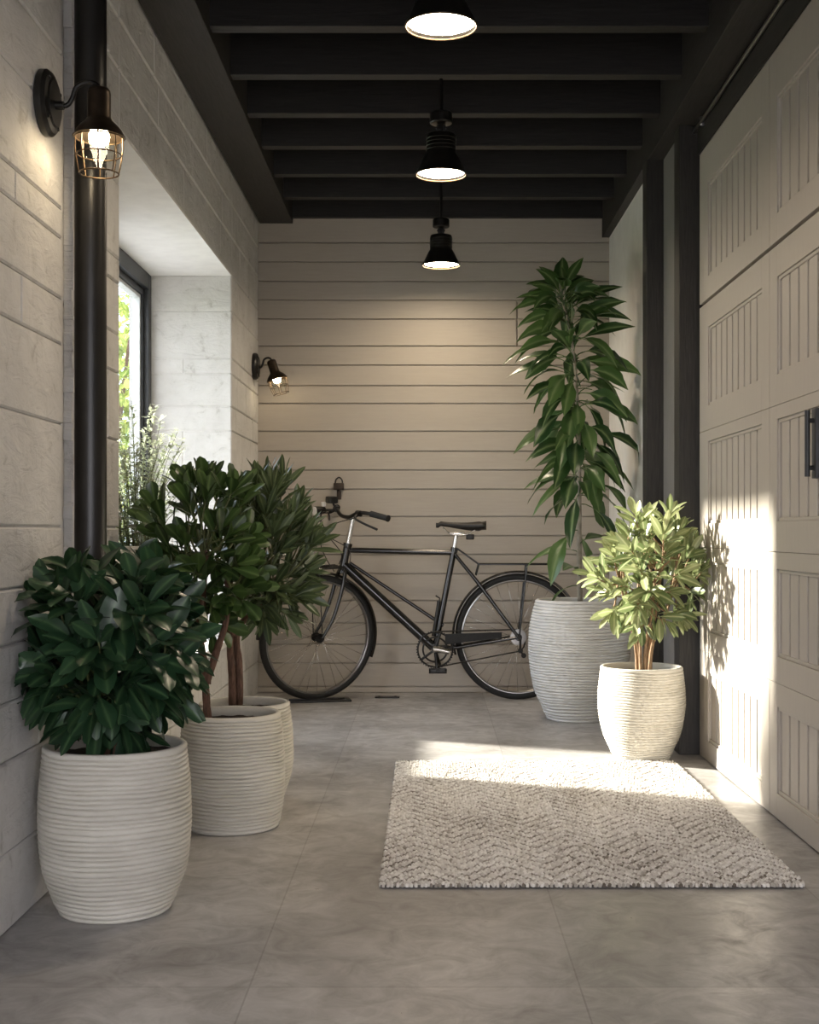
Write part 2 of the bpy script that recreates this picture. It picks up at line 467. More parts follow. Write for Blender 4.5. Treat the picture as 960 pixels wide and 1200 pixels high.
# ---- garage door (sections stacked, panel columns with vertical grooves)
d1 = bpy.data.objects.new('door_1', None); COL.objects.link(d1); d1.location = (XR, 3.2, 0); struct(d1, 'taupe panelled garage door')
do = d1.location
secs = [(0.006, .435, .085, .36), (.4365, .8520, .52, .798), (.8535, 1.3185, .95, 1.275), (1.320, 1.828, 1.417, 1.728), (1.842, 2.455, 1.93, 2.30)]
cols = [(4.300, 5.405, 4.40, 5.243)]
for k in range(1, 5): cols.append((4.30-1.11*k, 4.30-1.11*(k-1)-.004, 4.30-1.11*k+.10, 4.206-1.11*(k-1)))
for (z0, z1, p0, p1) in secs:
    m = MB(); mf = MB()
    for (y0, y1, q0, q1) in cols:
        x0, x1 = XR, XR+.035
        m.box(x0, x1, q1, y1, z0, z1, .0012); m.box(x0, x1, y0, q0, z0, z1, .0012)
        m.box(x0, x1, q0, q1, z0, p0, .0012); m.box(x0, x1, q0, q1, p1, z1, .0012)
        # moulded lip round the field
        lip = .012
        for (a, b, c, d_) in ((q0, q0+lip, p0, p1), (q1-lip, q1, p0, p1), (q0, q1, p0, p0+lip), (q0, q1, p1-lip, p1)):
            mf.box(x0+.005, x1, a, b, c, d_, .003)
        k = 9; w = (q1-q0-2*lip)/k
        for i in range(k):
            mf.box(x0+.010, x1-.002, q0+lip+i*w+.0080, q0+lip+(i+1)*w-.0080, p0+lip*.5, p1-lip*.5, .003)
        mf.box(x0+.029, x1-.001, q0, q1, p0, p1)
    s = m.build('door_section', M['doorpaint'], d1, offset=do)
    mf.build('grooved_panel', M['doorpaint'], s, offset=do)
m = MB()
hy = 3.785
m.tube([(XR-.024, hy, 1.075), (XR-.024, hy, 1.265)], .008, 12)
m.tube(smoothpts([(XR-.024, hy, 1.235), (XR-.012, hy, 1.235), (XR+.002, hy, 1.235)], 3), .007, 10)
m.tube(smoothpts([(XR-.024, hy, 1.10), (XR-.012, hy, 1.10), (XR+.002, hy, 1.10)], 3), .007, 10)
m.box(XR-.006, XR+.012, hy-.022, hy+.022, 1.07, 1.27, .003)
h = m.build('door_handle', M['frame'], d1, smooth=.6, offset=do); h['label'] = 'dark grey metal pull handle'
m = MB(); m.box(XR+.04, XR+.05, .95, 5.42, 0, 2.46)
m.build('door_backing', M['black'], d1, offset=do)

# door track rod under the header
m = MB(); m.tube([(1.092, YN, 2.556), (1.092, 5.43, 2.556)], .0085, 10)
for yy in (-.9, .7, 2.3, 3.9, 5.3): m.box(1.088, 1.107, yy-.012, yy+.012, 2.54, 2.58, .002)
tag(m.build('door_track', M['rim'], smooth=.6), 'thin grey metal track rod along the top of the garage door', 'rail')

# drain pipe
m = MB(); m.tube([(-.908, 3.556, .001), (-.908, 3.556, 2.662)], .0425, 40)
tag(m.build('drain_pipe', M['pipe'], smooth=.6), 'thick black vertical pipe running up the whitewashed block wall', 'pipe')

# ------------------------------------------------------------------ pendant lamps
def pendant(Y, label, first=None):
    zb = H+310.5*6.95/F
    t = thing('pendant_lamp', (15.0/F*Y, Y, zb), label, 'ceiling lamp', 'bell pendant lamps under the joists')
    k = 1.0
    prof = [(.1045, 0), (.1055, .004), (.103, .009), (.096, .020), (.087, .036), (.078, .056), (.070, .072), (.0625, .082), (.0605, .088), (.0605, .150), (.057, .158), (.030, .166), (.012, .170)]
    inner = [(.101, .003), (.092, .018), (.083, .036), (.074, .056), (.058, .082)]
    m = MB(); m.lathe(prof, 56, cap1=True); m.lathe([(.1045, 0)]+inner, 56, cap1=True)
    # ribs round the neck
    for zz in (.098, .112, .126, .140): m.tube(arc(lambda a: (.0605*math.cos(a), .0605*math.sin(a), zz), 0, 2*math.pi*35/36, 36), .0022, 6, closed=True)
    m.build('lamp_shade', M['black'], t, smooth=.7)
    m = MB(); m.tube(arc(lambda a: (.103*math.cos(a), .103*math.sin(a), .002), 0, 2*math.pi*47/48, 48), .0028, 8, closed=True)
    o = m.build('rim_ring', M['brass'], t, smooth=.7); o['label'] = 'brassy lower rim'
    m = MB(); m.lathe([(.0001, .012), (.05, .011), (.0955, .0120)], 48)
    o = m.build('diffuser', M['lampdisc'], t, smooth=2); o['label'] = 'glowing warm white diffuser'
    m = MB(); m.tube([(0, 0, .165), (0, 0, .20)], .010, 12); m.box(-.018, .018, -.007, .007, .172, .196, .003)
    m.tube([(-.022, 0, .185), (.022, 0, .185)], .005, 10)
    m.build('swivel', M['black'], t, smooth=.6)
    m = MB(); m.lathe([(.012, .198), (.043, .202), (.046, .206), (.046, .240), (.042, .245), (.014, .247)], 32, cap0=True, cap1=True)
    m.tube([(0, 0, .245), (0, 0, .592)], .008, 10)
    m.build('canopy', M['black'], t, smooth=.6)
    return t
pendant(3.657, 'largest looking bell pendant lamp, nearest to the camera, cut by the top of the picture')
pendant(5.181, 'black bell pendant lamp between the other two, hanging under the joists')
pendant(6.95, 'black bell pendant lamp hanging in front of the back board wall')
for o in bpy.data.objects:
    if o.name.startswith('pendant_lamp'): o.scale = (.96, .96, 1.0)

# ------------------------------------------------------------------ caged wall lamps
def sconce(name_label, loc, s, out, tilt, tilt_axis, bulbmat, group=None):
    t = thing('wall_lamp', loc, name_label, 'wall lamp', 'caged wall lamps on the block wall')
    RY = Matrix.Rotation(R(90), 4, 'Y')
    m = MB(); m.lathe([(.078*s, 0), (.082*s, .004), (.082*s, .018), (.074*s, .027), (.060*s, .030), (.056*s, .034)], 44, RY, cap1=True)
    for a in (0.6, 2.2, 3.9, 5.3): m.lathe([(.005, .034), (.005, .038), (.003, .039)], 8, Matrix.Translation((0, .066*s*math.cos(a), .066*s*math.sin(a))) @ RY @ Matrix.Translation((0, 0, -.006)), cap1=True)
    m.build('wall_plate', M['black'], t, smooth=.5)
    hx = out; zt = .045*s
    m = MB()
    m.tube(smoothpts([(.028, 0, -.005*s), (hx*.42, 0, -.006*s), (hx*.52, 0, .010*s), (hx*.60, 0, .040*s), (hx*.78, 0, .052*s), (hx*.95, 0, .048*s), (hx+.004, 0, .030*s)], 5), .0062*s, 12)
    m.tube([(.02, 0, -.005*s), (hx*.38, 0, -.006*s)], .0105*s, 14)
    m.build('arm', M['black'], t, smooth=.6)
    hd = Matrix.Translation((hx, 0, .036*s)) @ Matrix.Rotation(tilt, 4, tilt_axis)
    m = MB()
    prof = [(.008, .004), (.022, .002), (.027, -.004), (.029, -.012), (.029, -.072), (.033, -.080), (.046, -.092), (.056, -.104), (.062, -.116), (.066, -.120), (.062, -.121), (.054, -.108), (.042, -.094), (.024, -.082)]
    m.lathe([(r*s, z*s) for r, z in prof], 40, hd, cap0=True, cap1=True)
    o = m.build('lamp_shade', M['bronze'], t, smooth=.8); o['label'] = 'dark bronze bell shade'
    m = MB(); rc = .056*s
    ring = lambda r, z: [hd @ Vector((r*math.cos(a), r*math.sin(a), z)) for a in [2*math.pi*i/40 for i in range(40)]]
    m.tube(ring(rc+.004*s, -.123*s), .0022*s, 8, closed=True); m.tube(ring(rc*.97, -.165*s), .0018*s, 8, closed=True); m.tube(ring(rc*.86, -.212*s), .0022*s, 8, closed=True)
    for i in range(8):
        a = 2*math.pi*i/8+.2
        P = [(rc*1.03, -.120), (rc*1.04, -.150), (rc*.97, -.180), (rc*.86, -.212)]
        m.tube([hd @ Vector((r*math.cos(a), r*math.sin(a), z*s)) for r, z in P], .0018*s, 6)
    a0 = [hd @ Vector((rc*.86*math.cos(a), rc*.86*math.sin(a), -.212*s)) for a in (.2, .2+math.pi)]
    o = m.build('cage', M['brass'], t, smooth=.8); o['label'] = 'wire cage round the bulb'
    m = MB(); m.lathe([(.010*s, -.085*s), (.014*s, -.095*s), (.022*s, -.106*s), (.026*s, -.119*s), (.023*s, -.133*s), (.013*s, -.143*s), (.0005, -.146*s)], 24, hd, cap0=True)
    o = m.build('bulb', bulbmat, t, smooth=3); o['label'] = 'lit warm bulb'
    m = MB(); m.lathe([(.034*s, -.10*s), (.042*s, -.125*s), (.043*s, -.165*s), (.036*s, -.190*s)], 28, hd)
    m.build('glass_cover', M['glass'], t, smooth=3)
    return t
sconce('caged bronze wall lamp in front of the black pipe, lit, nearest to the camera', (XL-.001, 3.31, 1.990), 1.0, .142, 0, 'X', M['bulb'])
sconce('small caged wall lamp near the corner with the board wall, tilted head', (XL-.001, 7.29, 1.826), .90, .100, R(-17), 'Y', M['bulb_small'])

# ------------------------------------------------------------------ ribbed pots
def pot(name, cx, cy, h, prof, ribs, mat, label, group, rim=.010, wob=0.0, seed=1, soildrop=.03):
    rr = random.Random(seed)
    t = thing(name, (cx, cy, 0), label, 'potted plant', group)
    def rad(z):
        u = z/h
        for i in range(len(prof)-1):
            if prof[i][0] <= u <= prof[i+1][0]:
                q = (u-prof[i][0])/(prof[i+1][0]-prof[i][0])
                p0 = prof[max(i-1, 0)][1]; p1 = prof[i][1]; p2 = prof[i+1][1]; p3 = prof[min(i+2, len(prof)-1)][1]
                return .5*((2*p1)+(-p0+p2)*q+(2*p0-5*p1+4*p2-p3)*q*q+(-p0+3*p1-3*p2+p3)*q**3)
        return prof[-1][1]
    n = 96; K = 8; pr = []
    hr = h-.016
    edges = [0.0]
    for i in range(ribs): edges.append(edges[-1]+rr.uniform(.82, 1.18))
    edges = [e/edges[-1]*hr for e in edges]
    amp = hr/ribs*.50
    for i in range(ribs):
        for k in range(K):
            z = edges[i]+(edges[i+1]-edges[i])*k/K
            pr.append((z, amp*(math.sin(math.pi*k/K))**.6))
    pr += [(hr, 0), (hr+.003, amp*.9), (h-.004, amp*.9), (h, amp*.2)]
    ph = [rr.uniform(0, 6.28) for _ in range(8)]
    v = []; f = []
    for (z, a) in pr:
        for k in range(n):
            th = 2*math.pi*k/n
            dz = .0011*math.sin(3*th+ph[0]+z*9)+.0006*math.sin(7*th+ph[1]+z*31)+wob*math.sin(th+ph[4])
            ra = rad(z)+a*(1+.07*math.sin(5*th+z*60+ph[2]))+.0012*math.sin(2*th+ph[3]+z*12)
            zz = z + (dz if .004 < z < h-.005 else 0)
            v.append((ra*math.cos(th), ra*math.sin(th), max(zz, 0)))
    inn = [(h, -rim*.6), (h-.004, -rim), (h-.02, -rim-.001), (h-.09, -rim-.004)]
    for (z, a) in inn:
        for k in range(n):
            th = 2*math.pi*k/n; ra = rad(z)+a
            v.append((ra*math.cos(th), ra*math.sin(th), z))
    L = len(pr)+len(inn)
    for i in range(L-1):
        for k in range(n): f.append((i*n+k, i*n+(k+1) % n, (i+1)*n+(k+1) % n, (i+1)*n+k))
    f.append(tuple(range(n))[::-1])
    m = MB(); m.add(v, f); pb = m.build('pot', mat, t, smooth=1.1)
    # soil surface
    m = MB(); rs = rad(h-soildrop)-rim-.003; v = [(0, 0, h-soildrop)]; f = []
    q = 10
    for i in range(1, q+1):
        for k in range(48):
            th = 2*math.pi*k/48; r_ = rs*i/q
            v.append((r_*math.cos(th), r_*math.sin(th), h-soildrop+rr.uniform(-.004, .004)))
    for k in range(48): f.append((0, 1+k, 1+(k+1) % 48))
    for i in range(q-1):
        for k in range(48): f.append((1+i*48+k, 1+i*48+(k+1) % 48, 1+(i+1)*48+(k+1) % 48, 1+(i+1)*48+k))
    m.add(v, f); m.build('soil', M['soil'], pb, smooth=2)
    return t
G = 'potted plants with ribbed barrel pots'
p1 = pot('potted_shrub', -.762, 3.22, .402, [(0, .128), (.06, .140), (.25, .166), (.5, .1765), (.75, .1755), (.92, .170), (1, .168)], 33, M['pot'], 'dense round dark green shrub in a ribbed cream pot, closest to the camera', G, .011, seed=1)
p2 = pot('potted_shrub', -.611, 4.12, .356, [(0, .137), (.06, .145), (.3, .156), (.6, .158), (.85, .153), (1, .146)], 30, M['pot'], 'open branching shrub with glossy rounded leaves, its cream pot just behind the dense round shrub', G, .010, wob=.002, seed=2)
p3 = pot('potted_shrub', -.630, 4.53, .335, [(0, .125), (.06, .135), (.3, .158), (.6, .161), (.85, .155), (1, .150)], 28, M['pot'], 'shrub with narrow olive leaves overlapping the bicycle front wheel, its pot mostly hidden', G, .010, seed=3)
p4 = pot('potted_shrub', .865, 5.365, .372, [(0, .108), (.06, .120), (.25, .150), (.5, .1685), (.7, .1710), (.88, .1655), (1, .161)], 33, M['pot'], 'bright lime green shrub in a sunlit ribbed pot at the rug corner by the door', G, .010, seed=4)
p5 = pot('potted_cane_plant', .738, 6.47, .585, [(0, .150), (.06, .166), (.25, .215), (.5, .2400), (.7, .2420), (.88, .2250), (1, .205)], 40, M['pot_cool'], 'tall slender plant with long drooping leaves in the largest ribbed pot, beside the bicycle', G, .013, seed=5)
t6 = pot('potted_herb', -1.165, 5.28, .46, [(0, .060), (.3, .074), (.7, .088), (1, .098)], 14, M['pot_cool'], 'wispy pale green plant with tiny leaves in a white pot on the window sill', 'sill pot', .008, seed=6)
del t6['group']; t6.location.z = RZ0

# ------------------------------------------------------------------ leaves and plants
PROF = {
    'broad': [(0, .06), (.10, .12), (.26, .50), (.45, .88), (.62, 1.0), (.78, .88), (.91, .52), (1, .04)],
    'obovate': [(0, .06), (.10, .12), (.28, .40), (.48, .74), (.66, .96), (.80, 1.0), (.92, .74), (1, .10)],
    'oblong': [(0, .08), (.10, .28), (.28, .70), (.48, .96), (.64, 1.0), (.80, .80), (.93, .40), (1, .03)],
    'lance': [(0, .05), (.12, .10), (.24, .45), (.38, .88), (.52, 1.0), (.70, .80), (.88, .36), (1, .02)],
}
class Leaves:
    def __init__(s, clamp=None): s.m = MB(); s.tint = []; s.rib = []; s.clamp = clamp
    def leaf(s, base, d, up, L, W, droop, kind='obovate', fold=.25, tint=.5, wave=0.0, seg=None):
        pr = PROF[kind]
        d = Vector(d).normalized(); up = Vector(up); side = d.cross(up)
        if side.length < 1e-3: side = d.cross(Vector((1, .3, 0)))
        side.normalize(); nrm = side.cross(d).normalized()
        p = Vector(base); last = 0; v = []; cur = d.copy(); ph = random.uniform(0, 6)
        for (t, w) in pr:
            dt = (t-last)*L; last = t
            if dt > 0:
                cur = (cur + Vector((0, 0, -1))*droop*(dt/L)).normalized()
                p = p + cur*dt
            sd = side; nn = sd.cross(cur).normalized()
            hw = W*.5*w
            for q in (-1, -.5, 0, .5, 1):
                off = sd*(q*hw) + nn*(abs(q)*hw*fold) + nn*(wave*hw*math.sin(t*9+ph+q*2)*abs(q))
                P = p+off
                if s.clamp: P = s.clamp(P)
                v.append(P); s.tint.append(tint); s.rib.append(abs(q)*(.5 if w > .2 else .1))
        f = []
        for i in range(len(pr)-1):
            for k in range(4): f.append((i*5+k, i*5+k+1, (i+1)*5+k+1, (i+1)*5+k))
        s.m.add(v, f)
    def build(s, mat, parent, name='foliage'):
        return s.m.build(name, mat, parent, smooth=3, attrs={'tint': s.tint, 'rib': s.rib}, offset=parent.location)

def rosette(lv, tip, d, n, L, W, droop, kind, spread, lift=0.0, fold=.25, tb=.5, span=.05, rr=random, wave=.1):
    d = Vector(d).normalized()
    a = d.orthogonal().normalized(); b = d.cross(a)
    th = rr.uniform(0, 6.28)
    for i in range(n):
        u = i/max(1, n-1)
        th += 2.4 + rr.uniform(-.2, .2)
        rad = a*math.cos(th)+b*math.sin(th)
        ang = spread*(1-.55*u)*rr.uniform(.85, 1.15)
        dd = d*math.cos(ang)+rad*math.sin(ang)
        base = Vector(tip)-d*span*(1-u)
        dd = (dd+Vector((0, 0, lift))).normalized()
        l = L*rr.uniform(.75, 1.12)*(1-.3*u)
        lv.leaf(base, dd, d+Vector((rr.uniform(-.5, .5), rr.uniform(-.75, .25), .3)), l, W*rr.uniform(.85, 1.15)*(1-.2*u), droop*rr.uniform(.5, 1.4), kind, fold, min(1, max(0, tb+rr.uniform(-.4, .4)+.15*u)), wave)

def shrub(t, stems, crown, tips, leafargs, mat, barkmat, clamp=None, seed=1, tipdir=.5, group=None, shell=.5, zmin=None, twr=.0028, stem_r=.011):
    """stems: list of point lists in world space; crown (centre, radii); leaves on twigs that grow from the stem ends"""
    rr = random.Random(seed)
    for P in stems:
        Q = smoothpts(P, 6); n = len(Q)
        m = MB(); m.tube(Q, [stem_r*(1-.5*i/(n-1))*(1.35 if i == 0 else 1)*rr.uniform(.93, 1.07) for i in range(n)], 12)
        m.build('trunk', barkmat, t, smooth=2, offset=t.location)
    c, rad = Vector(crown[0]), crown[1]
    tw = MB(); lv = Leaves(clamp)
    ends = [(Vector(P[-1]), Vector(P[-2])) for P in stems]
    pts = []
    tries = 0
    while len(pts) < tips and tries < 6000:
        tries += 1
        u = Vector([rr.gauss(0, 1) for _ in range(3)]).normalized()*(rr.uniform(shell, 1)**.6)
        p = c+Vector((u.x*rad[0], u.y*rad[1], u.z*rad[2]))
        if zmin and p.z < zmin: continue
        dmin = min([(p-q).length for q in pts], default=9)
        if dmin < .55*((rad[0]*rad[1]*rad[2])/tips)**(1/3)*1.6: 
            if tries < 4000: continue
        pts.append(p)
    for p in pts:
        e, e0 = min(ends, key=lambda E: (E[0]-p).length + rr.uniform(0, .1))
        st = e0.lerp(e, rr.uniform(.35, 1.0))
        mid = st.lerp(p, .55)+Vector((rr.uniform(-.02, .02), rr.uniform(-.02, .02), -.15*(p-st).length+.0))
        Q = smoothpts([st, mid, p], 5)
        if clamp: Q = [clamp(q) for q in Q]
        tw.tube(Q, [twr*(1.7-1.0*i/(len(Q)-1)) for i in range(len(Q))], 7)
        d = (Q[-1]-Q[-3]).normalized()*(1-tipdir) + ((p-c).normalized()*1.0+Vector((0, 0, .35)))*tipdir
        rosette(lv, p, d, leafargs['n'], leafargs['L'], leafargs['W'], leafargs['droop'], leafargs['kind'], leafargs['spread'], leafargs.get('lift', 0), leafargs.get('fold', .25), leafargs.get('tb', .5), leafargs.get('span', .05), rr)
        if leafargs.get('along', 0):
            for k in range(leafargs['along']):
                q = Q[int(len(Q)*rr.uniform(.4, .9))]
                rv = Vector([rr.gauss(0, 1) for _ in range(3)]).normalized()
                lv.leaf(q, (rv+d*.8).normalized(), Vector((0, 0, 1)), leafargs['L']*rr.uniform(.6, .95), leafargs['W']*.85, leafargs['droop'], leafargs['kind'], .2, rr.uniform(0, .6))
    tw.build('twigs', M['twig'] if barkmat is not M['bark_pale'] else barkmat, t, smooth=2, offset=t.location)
    lv.build(mat, t)
    return t

SH = 'leafy plants growing in ribbed pots'
def clampL(P):
    if P.x < XL+.012 and (P.y < RY0+.01 or P.y > RY1-.01 or P.z < RZ0+.01): P.x = XL+.012+.1*abs(P.x-XL)*.2
    return P
# plant 1
s1 = [[(-.775, 3.22, .355), (-.785, 3.20, .46), (-.800, 3.19, .56)], [(-.745, 3.23, .355), (-.735, 3.22, .47), (-.70, 3.21, .58)],
      [(-.760, 3.20, .355), (-.755, 3.18, .45), (-.765, 3.14, .54)], [(-.79, 3.235, .355), (-.80, 3.25, .46), (-.84, 3.26, .55)]]
shrub(p1, s1,
      ((-.762, 3.19, .662), (.190, .185, .225)), 64, dict(n=8, L=.150, W=.052, droop=.70, kind='broad', spread=1.10, fold=.16, tb=.45, along=2), M['leaf_dark'], M['bark'], clampL, 11, .6, shell=.55, stem_r=.010)
# plant 2
s2 = [[(-.683, 4.10, .320), (-.690, 4.09, .45), (-.700, 4.08, .58), (-.735, 4.07, .74)], [(-.688, 4.09, .45), (-.655, 4.10, .55), (-.625, 4.11, .66), (-.63, 4.12, .80)],
      [(-.690, 4.09, .50), (-.72, 4.12, .58), (-.78, 4.13, .67)], [(-.70, 4.08, .58), (-.69, 4.05, .70), (-.68, 4.06, .88)]]
shrub(p2, s2,
      ((-.690, 4.10, .895), (.190, .17, .305)), 44, dict(n=7, L=.122, W=.045, droop=.25, kind='obovate', spread=.85, lift=.28, fold=.2, tb=.45, along=2), M['leaf_mid'], M['bark'], clampL, 23, .45, shell=.3, stem_r=.0135, zmin=.62)
# plant 3
s3 = [[(-.668, 4.52, .300), (-.668, 4.50, .43), (-.672, 4.49, .56), (-.640, 4.48, .68), (-.60, 4.47, .85)], [(-.650, 4.53, .300), (-.645, 4.51, .45), (-.650, 4.50, .58), (-.58, 4.48, .66), (-.51, 4.46, .76)],
      [(-.672, 4.49, .56), (-.68, 4.50, .68), (-.66, 4.50, .86)]]
shrub(p3, s3,
      ((-.535, 4.46, .885), (.160, .15, .315)), 46, dict(n=9, L=.135, W=.030, droop=.25, kind='oblong', spread=.8, lift=.30, fold=.22, tb=.5, along=2), M['leaf_olive'], M['bark'], clampL, 31, .5, shell=.3, stem_r=.0150, zmin=.60)
# plant 4
def clampR(P):
    if P.x > XR-.012: P.x = XR-.012-.02*(P.x-XR)
    if P.y > 5.415 and P.x > 1.018: P.x = 1.018
    return P
s4 = []
rr = random.Random(5)
for i in range(9):
    a = i*2.4; r0 = .010+.018*(i/9)**.5
    bx, by = .872+r0*1.2*math.cos(a), 5.36+r0*math.sin(a)
    tx, ty = .885+.13*math.cos(a), 5.31+.13*math.sin(a)
    s4.append([(bx, by, .335), (bx+.004*math.cos(a), by, .42), (bx*.8+tx*.2, by*.8+ty*.2, .50), (tx*.6+bx*.4, ty*.6+by*.4, .60), (tx, ty, rr.uniform(.66, .86))])
shrub(p4, s4,
      ((.880, 5.235, .770), (.235, .250, .260)), 50, dict(n=7, L=.125, W=.036, droop=.38, kind='oblong', spread=.95, lift=.12, fold=.2, tb=.5, along=2), M['leaf_lime'], M['bark_pale'], clampR, 41, .5, shell=.3, stem_r=.0072, zmin=.52)

# plant 5: tall cane with long drooping leaves
def px5(x, y, Y=6.47): return Vector(((x-CX)*Y/F, Y, H-(y-CY)*Y/F))
def clampT(P):
    if P.y < 6.10 and P.x > .970: P.x = .970
    if P.x > XW-.010: P.x = XW-.010-.02*abs(P.x-XW)
    if P.y > YB-.02: P.y = YB-.02
    return P
t = p5
cane = smoothpts([px5(680, 706), px5(679, 640), px5(679, 560), px5(677, 480), px5(673, 420), px5(664, 370), px5(656, 346)], 8)
nC = len(cane)
m = MB(); m.tube(cane, [.0125*(1-.62*i/(nC-1))*(1.12 if i % 3 == 0 else 1) for i in range(nC)], 12)
m.build('cane', M['cane'], t, smooth=2, offset=t.location)
rr = random.Random(77); lv = Leaves(clampT)
nl = 160; th = 0
for i in range(nl):
    u = i/(nl-1)
    s = .25+.75*u**.95+rr.uniform(-.02, .01)
    if i < 7: s = .07+.026*i
    th += 2.39996+rr.uniform(-.3, .3)
    q = cane[min(nC-1, int(s*(nC-1)))]
    el = (.10+.85*max(0, (s-.50))/.50)+rr.uniform(-.5, .45)     # young top leaves point up
    out = Vector((math.cos(th), math.sin(th)*.85, 0))
    d = out*math.cos(el)+Vector((0, 0, 1))*math.sin(el)
    pl = rr.uniform(.03, .10)*(1-.4*max(0, s-.7)/.3)
    L = rr.uniform(.19, .34)*(1-.35*max(0, s-.75)/.25)
    ee = clampT(q+d*pl+Vector((0, 0, .006)))
    n0 = len(lv.m.v); lv.m.tube([q, (q+ee)/2+Vector((0, 0, .006)), ee], .0024, 6); k0 = len(lv.m.v)-n0
    lv.tint += [.6]*k0; lv.rib += [.3]*k0
    lv.leaf(ee, (d-Vector((0, 0, .12))).normalized(), Vector((rr.uniform(-.5, .5), rr.uniform(-1.5, -.1), rr.uniform(.3, 1.0))), L, rr.uniform(.060, .105)*(1-.2*max(0, s-.7)/.3), rr.uniform(.5, 1.9)*(1.1-.75*max(0, s-.6)), 'lance', .26, min(1, max(0, .40+rr.uniform(-.45, .5))), .14)
lv.build(M['leaf_long'], t)

# plant 6 on the sill
t = t6
rr = random.Random(9); st = MB(); lv = Leaves(lambda P: Vector((max(P.x, XG+.02), P.y, P.z)))
for i in range(64):
    a = rr.uniform(0, 6.28); r0 = .07*rr.random()**.5; r1 = r0+rr.uniform(.02, .20)
    hgt = rr.uniform(.22, .62)*(1-.40*r1/.27)+.05
    b = Vector((-1.165+r0*math.cos(a), 5.28+r0*math.sin(a), RZ0+.42))
    e = Vector((-1.165+r1*math.cos(a), 5.28+r1*math.sin(a)*1.1, RZ0+.42+hgt))
    Q = smoothpts([b, b.lerp(e, .5)+Vector((-.02*math.cos(a), 0, .04)), e], 8)
    Q = [Vector((max(p.x, XG+.02), p.y, p.z)) for p in Q]
    st.tube(Q, [.0018-.0008*j/(len(Q)-1) for j in range(len(Q))], 5)
    for j in range(2, len(Q)):
        for k in range(4):
            dd = Vector((rr.gauss(0, 1), rr.gauss(0, 1), .5)).normalized()
            hi = j/len(Q)
            lv.leaf(Q[j]+Vector([rr.uniform(-.008, .008) for _ in range(3)]), dd, Vector((0, 0, 1)), rr.uniform(.018, .032), rr.uniform(.009, .014), .3, 'oblong', .1, min(1, max(0, .12+.75*hi*hi+rr.uniform(-.2, .3))))
st.build('stems', M['twig'], t, smooth=2, offset=t.location)
lv.build(M['leaf_pale'], t)

# ------------------------------------------------------------------ looped wool rug
RX0, RX1, RYa, RYb = -.127, .972, 3.400, 5.228
rug = thing('rug', ((RX0+RX1)/2, (RYa+RYb)/2, 0), 'off white and taupe chevron looped wool rug on the concrete floor', 'rug')
m = MB(); m.box(RX0+.004, RX1-.004, RYa+.006, RYb-.004, .0005, .008, .002)
m.build('backing', M['rugback'], rug, offset=rug.location)
rng = np.random.default_rng(4)
sx, sy = .0088, .0122
nx = int((RX1-RX0)/sx); ny = int((RYb-RYa)/sy)
bmx = bmesh.new(); bmesh.ops.create_icosphere(bmx, subdivisions=1, radius=1)
bv = np.array([tuple(v.co) for v in bmx.verts]); bf = np.array([[v.index for v in f.verts] for f in bmx.faces]); bmx.free()
keep = np.ones(len(bf), bool)
keep = (bv[bf][:, :, 2].mean(1) > -.62); bf = bf[keep]
allv = []; allf = []; tint = []
o = 0; period = 26
for j in range(ny):
    for i in range(nx):
        x = RX0+(i+.5)*(RX1-RX0)/nx; y = RYa+.004+(j+.5)*(RYb-RYa-.006)/ny
        zig = abs(((i + 6*math.sin(j*.02)) % period)-period/2)
        ph = (j*1.0+zig*1.0) % 5
        ang = (.62 if (i % period) < period/2 else -.62)+rng.normal(0, .18)
        x += rng.normal(0, .0011)+(.5*sx if j % 2 else 0)*.5; y += rng.normal(0, .0015)
        ridge = 1.0 if ph < 3.2 else .62
        rx, ry, rz = .0058*rng.uniform(.85, 1.15), .0070*rng.uniform(.85, 1.2), .0080*ridge*rng.uniform(.85, 1.15)
        c, s = math.cos(ang), math.sin(ang)
        X = bv[:, 0]*rx; Y_ = bv[:, 1]*ry
        P = np.stack([x+X*c-Y_*s, y+X*s+Y_*c, .0072+bv[:, 2]*rz], 1)
        allv.append(P); allf.append(bf+o); o += len(bv)
        tn = np.clip((.72 if ph < 3.2 else .30)+rng.normal(0, .16)+.10*math.sin(x*9)*math.sin(y*7+1), 0, 1)
        tint.append(np.full(len(bv), tn))
# knotted yarn ends along both short edges
for yy, sg in ((RYa, -1), (RYb, 1)):
    nn = 88
    for i in range(nn):
        x = RX0+.004+(i+.5)*(RX1-RX0-.008)/nn+rng.normal(0, .0012)
        P = np.stack([x+bv[:, 0]*.0047, yy+sg*(-.001)+bv[:, 1]*.0095, .0075+bv[:, 2]*.0075*rng.uniform(.85, 1.1)], 1)
        allv.append(P); allf.append(bf+o); o += len(bv); tint.append(np.full(len(bv), np.clip(.55+rng.normal(0, .3), 0, 1)))
V = np.concatenate(allv); Fc = np.concatenate(allf); V -= np.array(rug.location)[None]
V[:, 2] = np.maximum(V[:, 2], .0006)
me = bpy.data.meshes.new('loop_pile')
me.vertices.add(len(V)); me.vertices.foreach_set('co', V.astype(np.float32).ravel())
me.loops.add(Fc.size); me.loops.foreach_set('vertex_index', Fc.astype(np.int32).ravel())
me.polygons.add(len(Fc)); me.polygons.foreach_set('loop_start', np.arange(0, Fc.size, 3, dtype=np.int32)); me.polygons.foreach_set('loop_total', np.full(len(Fc), 3, dtype=np.int32))
me.polygons.foreach_set('use_smooth', np.ones(len(Fc), dtype=bool))
me.update(calc_edges=True)
at = me.attributes.new('tint', 'FLOAT', 'POINT'); at.data.foreach_set('value', np.concatenate(tint).astype(np.float32))
me.materials.append(M['rug'])
ob = bpy.data.objects.new('loop_pile', me); COL.objects.link(ob); ob.parent = rug; ob['kind'] = 'stuff'

